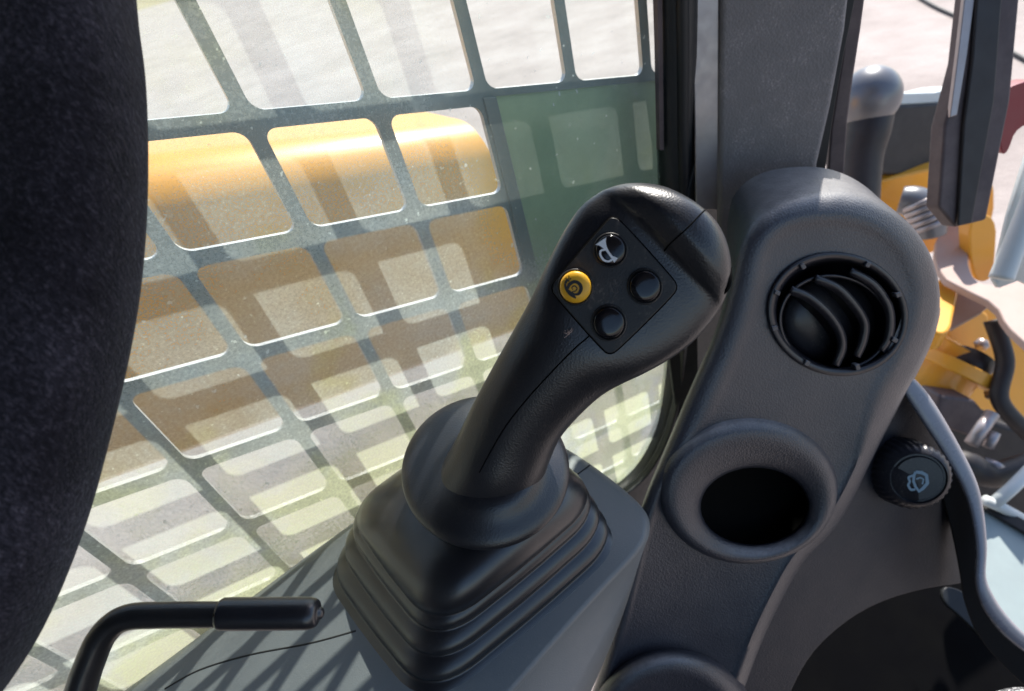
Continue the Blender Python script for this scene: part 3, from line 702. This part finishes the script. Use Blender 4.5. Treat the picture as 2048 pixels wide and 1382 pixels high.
# ------------------------------------------------------------------ footwell floor and liner: dark cavity at lower right
fw = thing('footwell', 'black footwell opening under the dash panel', 'footwell', P(1800, 1382, 62))
FWP = plane3((1700, 1382, 62), (1900, 1200, 64), (2040, 1382, 60))
slab('floor_mat', FWP, [(1350, 1100), (1960, 1100), (1990, 1260), (2100, 1360), (2100, 1520), (1350, 1520)], 2, MT['mat'], fw, .3)
slab('liner_edge', plane3((1700, 1382, 58), (1900, 1200, 60), (2040, 1382, 56)), chaikin([(1890, 1165), (1960, 1200), (2048, 1290), (2100, 1340), (2100, 1380), (2020, 1335), (1930, 1240), (1880, 1200)], 2), .6, MT['seal'], fw, .2)
# knee / knit cloth in the corner
cl = thing('grey_cloth', 'small patch of grey knitted cloth at the lower right corner', 'cloth', P(2020, 1400, 24))
bm = bmesh.new(); kr = []
for k in range(9):
    a = math.pi / 2 * k / 8; kr.append([W(ray(2040, 1440) * 24 + Vector((1.9 * math.cos(a) * math.cos(b_ * math.pi / 12) * 1.1, 1.45 * math.cos(a) * math.sin(b_ * math.pi / 12), -1.2 * math.sin(a)))) for b_ in range(24)])
loft(bm, kr, True, True, False); obj('knit_fold', bm, MT['knit'], cl)

# ------------------------------------------------------------------ front door frame post
dpst = thing('front_door_post', 'dark dusty ribbed post of the front opening, top right', 'post', P(1930, 440, 55))
DPP = plane3((1950, 0, 50), (1930, 400, 55), (2020, 0, 50))
slab('post_core', DPP, [(1946, -60), (2046, -60), (2022, 200), (1974, 440), (1912, 455), (1878, 415), (1890, 250), (1925, 120)], 2.0, MT['mauve'], dpst, .3)
slab('raised_rib', DPP, [(1958, -60), (2010, -60), (1990, 200), (1945, 447), (1916, 452), (1928, 250), (1945, 120)], .5, MT['dark'], dpst, .2, h=.45)
slab('light_flange', DPP, [(1936, -60), (1958, -60), (1935, 110), (1915, 230), (1900, 235), (1915, 120)], .5, MT['metal'], dpst, .1, h=.2)

def UPL(x, y, d, k): return Plane(P(x, y, d), Vector((k, -.1, 1)))
# ------------------------------------------------------------------ front of the machine seen through the opening
cb = thing('crossbar', 'black crossbar with pale sunlit top edge in front opening', 'crossbar', P(1840, 350, 95))
CBP = plane3((1800, 210, 92), (1800, 350, 97), (1900, 210, 94))
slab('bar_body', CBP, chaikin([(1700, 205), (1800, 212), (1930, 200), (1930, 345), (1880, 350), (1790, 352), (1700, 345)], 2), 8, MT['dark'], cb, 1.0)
slab('sunlit_bar_top', CBP, [(1700, 190), (1800, 186), (1870, 184), (1930, 170), (1930, 203), (1800, 210), (1700, 206)], 8, MT['pale'], cb, .3, h=-.5)  # sunlit top of the black bar, painted as a pale slab
bst = thing('ball_topped_post', 'black post topped with a shiny grey ball behind cab pillar', 'post', P(1730, 380, 80))
tube('post_stem', [P(1738, 225, 80), P(1735, 260, 80), P(1722, 320, 81), P(1715, 420, 82)], [3.2, 3.0, 2.8, 2.8], MT['dark'], bst)
bm = bmesh.new(); bmesh.ops.create_uvsphere(bm, u_segments=40, v_segments=24, radius=1)
cb_ = P(1738, 196, 79)
for v_ in bm.verts: v_.co = cb_ + Vector((v_.co.x * 4.1, v_.co.y * 4.1, v_.co.z * 4.3)) * S
obj('ball', bm, MT['chrome'], bst)
# yellow loader frame
lf = thing('loader_frame', 'yellow loader arm frame in front of the cab, beyond duct housing', 'loader frame', P(1930, 800, 110))
L1 = plane3((1800, 400, 100), (1900, 800, 118), (2040, 700, 112))
slab('upper_crosstube', plane3((1750, 380, 98), (1900, 380, 98), (1800, 470, 104)), chaikin([(1740, 368), (1800, 352), (1900, 330), (1990, 330), (1990, 470), (1900, 470), (1860, 520), (1780, 470)], 2), 10, MT['boom'], lf, 1.5)
slab('upright_plate', plane3((1950, 440, 92), (1960, 560, 98), (1990, 440, 92)), chaikin([(1938, 430), (1996, 430), (1992, 520), (1984, 562), (1952, 566), (1940, 520)], 2), 3, MT['boom'], lf, .6)
slab('side_plate', L1, chaikin([(1760, 740), (1830, 700), (1895, 600), (1960, 590), (2100, 720), (2100, 960), (1990, 900), (1900, 820), (1800, 800)], 2), 6, MT['boom'], lf, 1.0)
slab('bright_block', UPL(1890, 610, 93, 0), chaikin([(1880, 545), (1921, 567), (1908, 627), (1902, 658), (1885, 669), (1860, 660), (1866, 600)], 1), 4, MT['boom'], lf, .5)
tube('pivot_tube', [P(1845, 790, 104), P(1885, 735, 102), P(1925, 690, 100)], [6.0, 6.0, 6.0], MT['boom'], lf, seg=28)
tube('pivot_collar', [P(1900, 745, 100), P(1915, 725, 99.5)], [7.4, 7.4], MT['boom'], lf, seg=28)
slab('gusset_plate', plane3((1700, 620, 104), (1860, 800, 108), (1900, 640, 104)), chaikin([(1840, 720), (1880, 650), (1940, 600), (1990, 640), (1950, 720), (1870, 800)], 1), 2, MT['boom'], lf, .5)
slab('brace_plate', UPL(1940, 610, 95, -.5), [(1918, 568), (1990, 600), (1960, 626), (1900, 660)], 1, MT['mauve2'], lf, .2)
tube('pin', [P(1925, 745, 97), P(1950, 715, 97)], [3.4, 3.4], MT['dark'], lf, seg=20, per=1)
for bx, by in ((1965, 690), (2010, 740), (1985, 790)):
    tube('bolt_head', [P(bx, by, 101), P(bx - 3, by - 2, 99)], [1.1, 1.1], MT['metal'], lf, seg=6, per=1)
# pale dusty cover plate
pp = thing('dusty_cover_plate', 'pinkish dusty plate crossing over the yellow loader frame', 'plate', P(1980, 640, 88))
slab('plate_sheet', UPL(1960, 560, 92, -.1), chaikin([(1892, 440), (1950, 440), (1938, 482), (1936, 523), (1943, 548), (1960, 567), (1986, 568), (2004, 580), (2050, 500), (2120, 420), (2120, 745), (2048, 684), (2012, 650), (1992, 609), (1925, 577), (1880, 552), (1866, 494)], 1), 1.5, MT['pink'], pp, .3)
# hydraulic block
hb = thing('hydraulic_fitting', 'shiny hose fitting on the yellow crosstube beside door post', 'fitting', P(1850, 440, 92))
tube('hose_body', [P(1800, 400, 93), P(1830, 405, 92), P(1855, 430, 92), P(1862, 470, 93)], [2.2, 2.6, 2.6, 2.2], MT['chrome'], hb)
for k in range(5):
    a = k / 4; tube('hose_collar', [P(1842 + 18 * a, 400 + 45 * a, 90.5), P(1846 + 18 * a, 408 + 45 * a, 90.5)], [2.9, 2.9], MT['metal'], hb, seg=16, per=2)
# hydraulics tangle
hd = thing('hydraulic_block', 'dark greasy hydraulic block with steel rods below the yellow frame', 'hydraulic block', P(1900, 950, 98))
slab('block_body', plane3((1800, 800, 100), (1900, 1000, 104), (2040, 900, 98)), chaikin([(1740, 760), (1840, 790), (1900, 790), (1990, 850), (2100, 860), (2100, 1090), (1960, 1040), (1800, 1010)], 1), 6, MT['dark'], hd, 1.0)
slab('valve_box', plane3((1900, 790, 92), (1960, 900, 95), (2000, 800, 92)), [(1880, 790), (1950, 800), (1975, 830), (1960, 880), (1900, 860), (1870, 830)], 5, MT['mauve'], hd, .6)
tube('steel_rod', [P(1942, 888, 88), P(1985, 826, 88)], [1.0, 1.0], MT['metal'], hd, per=1)
tube('steel_rod', [P(1975, 895, 88), P(1990, 865, 88)], [.8, .8], MT['metal'], hd, per=1)
tube('hose', [P(1985, 640, 93), P(2010, 720, 92), P(2000, 800, 92), P(2060, 870, 92)], [1.3] * 4, MT['dark'], hd)
for hx in (0, 1, 2): tube('fitting_nut', [P(1915 + hx * 34, 960 - hx * 12, 88), P(1922 + hx * 34, 950 - hx * 12, 88)], [1.7, 1.7], MT['metal'], hd, seg=6, per=1)
tube('hose', [P(1880, 930, 90), P(1930, 925, 88), P(1980, 950, 88), P(2060, 930, 88)], [2, 2, 2, 2], MT['dark'], hd)
tube('steel_rod', [P(1985, 1010, 84), P(2025, 975, 84), P(2070, 930, 84)], [.9, .9, .9], MT['pale'], hd, per=1)
tube('steel_rod', [P(1970, 1000, 84), P(2005, 1016, 84), P(2060, 1046, 84)], [.8, .8, .8], MT['pale'], hd, per=1)
# pale step panel lower right
st = thing('pale_step_panel', 'pale grey-green sunlit panel outside the curved rim', 'panel', P(2010, 1200, 80))
STP = UPL(2010, 1150, 80, -.15)
slab('panel_sheet', STP, chaikin([(1940, 1000), (1975, 1012), (2048, 1062), (2130, 1100), (2130, 1420), (2000, 1300), (1930, 1180)], 1), 2, MT['aqua'], st, .4)
slab('black_edge', STP, [(1962, 990), (2130, 1085), (2130, 1112), (1962, 1014)], .8, MT['black'], st, .2, h=1.0)
tag(tube('ground_streak', [ORG + (wv(ray(x, y)) * ((-CAMH * S) / wv(ray(x, y)).z)) + Vector((0, 0, .012)) for x, y in ((1780, -40), (1860, 12), (1935, 48), (1990, 90), (2060, 130))], [1.3] * 5, MT['dark'], None), 'thin dark line on the pale ground, upper right', 'streak')  # dark line on the ground, added as a tube
# red bracket and pale glass rim at the right
rd = thing('red_bracket', 'dark red bracket at the right edge beside the door post', 'bracket', P(2040, 250, 70))
slab('bracket_arm', plane3((2010, 180, 56), (2048, 170, 56), (2010, 300, 59)), chaikin([(2010, 175), (2100, 150), (2100, 245), (2035, 250), (2015, 310), (2000, 305), (1998, 200)], 2), 2, MT['red'], rd, .8)
gls = thing('open_door_glass', 'tilted glass door edge with pale reflections at right edge', 'glass door', P(2030, 600, 60))
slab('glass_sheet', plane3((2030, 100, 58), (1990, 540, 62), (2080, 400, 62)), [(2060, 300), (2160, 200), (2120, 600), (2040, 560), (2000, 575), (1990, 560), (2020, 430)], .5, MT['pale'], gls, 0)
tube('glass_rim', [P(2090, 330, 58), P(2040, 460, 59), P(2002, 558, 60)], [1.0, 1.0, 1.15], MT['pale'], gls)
# ------------------------------------------------------------------ cab shell: roof and walls that shade the interior
cab = thing('cab_shell', 'roof and rear wall of the cab around the operator', 'cab', ORG + Vector((-20, -30, 40)) * S)
bm = bmesh.new(); box(bm, ORG + Vector((-120, -75, 50)) * S, ORG + Vector((42, 40, 53)) * S); obj('roof', bm, MT['trim'], cab, smooth=False)
bm = bmesh.new(); box(bm, ORG + Vector((-93, -75, -150 + .5)) * S, ORG + Vector((-90, 40, 50)) * S); obj('rear_wall', bm, MT['trim'], cab, smooth=False)
bm = bmesh.new(); box(bm, ORG + Vector((-90, -78, -149.5)) * S, ORG + Vector((20, -75, -40)) * S); obj('right_wall', bm, MT['trim'], cab, smooth=False)
bm = bmesh.new(); box(bm, ORG + Vector((-90, -75, -92)) * S, ORG + Vector((14, 14, -89)) * S); obj('cab_floor', bm, MT['black'], cab, smooth=False)
bm = bmesh.new(); box(bm, ORG + Vector((-90, 33.2, 12)) * S, ORG + Vector((40, 36, 50)) * S); obj('shade_board', bm, MT['trim'], cab, smooth=False)  # unseen board added above the window to keep sun off the joystick
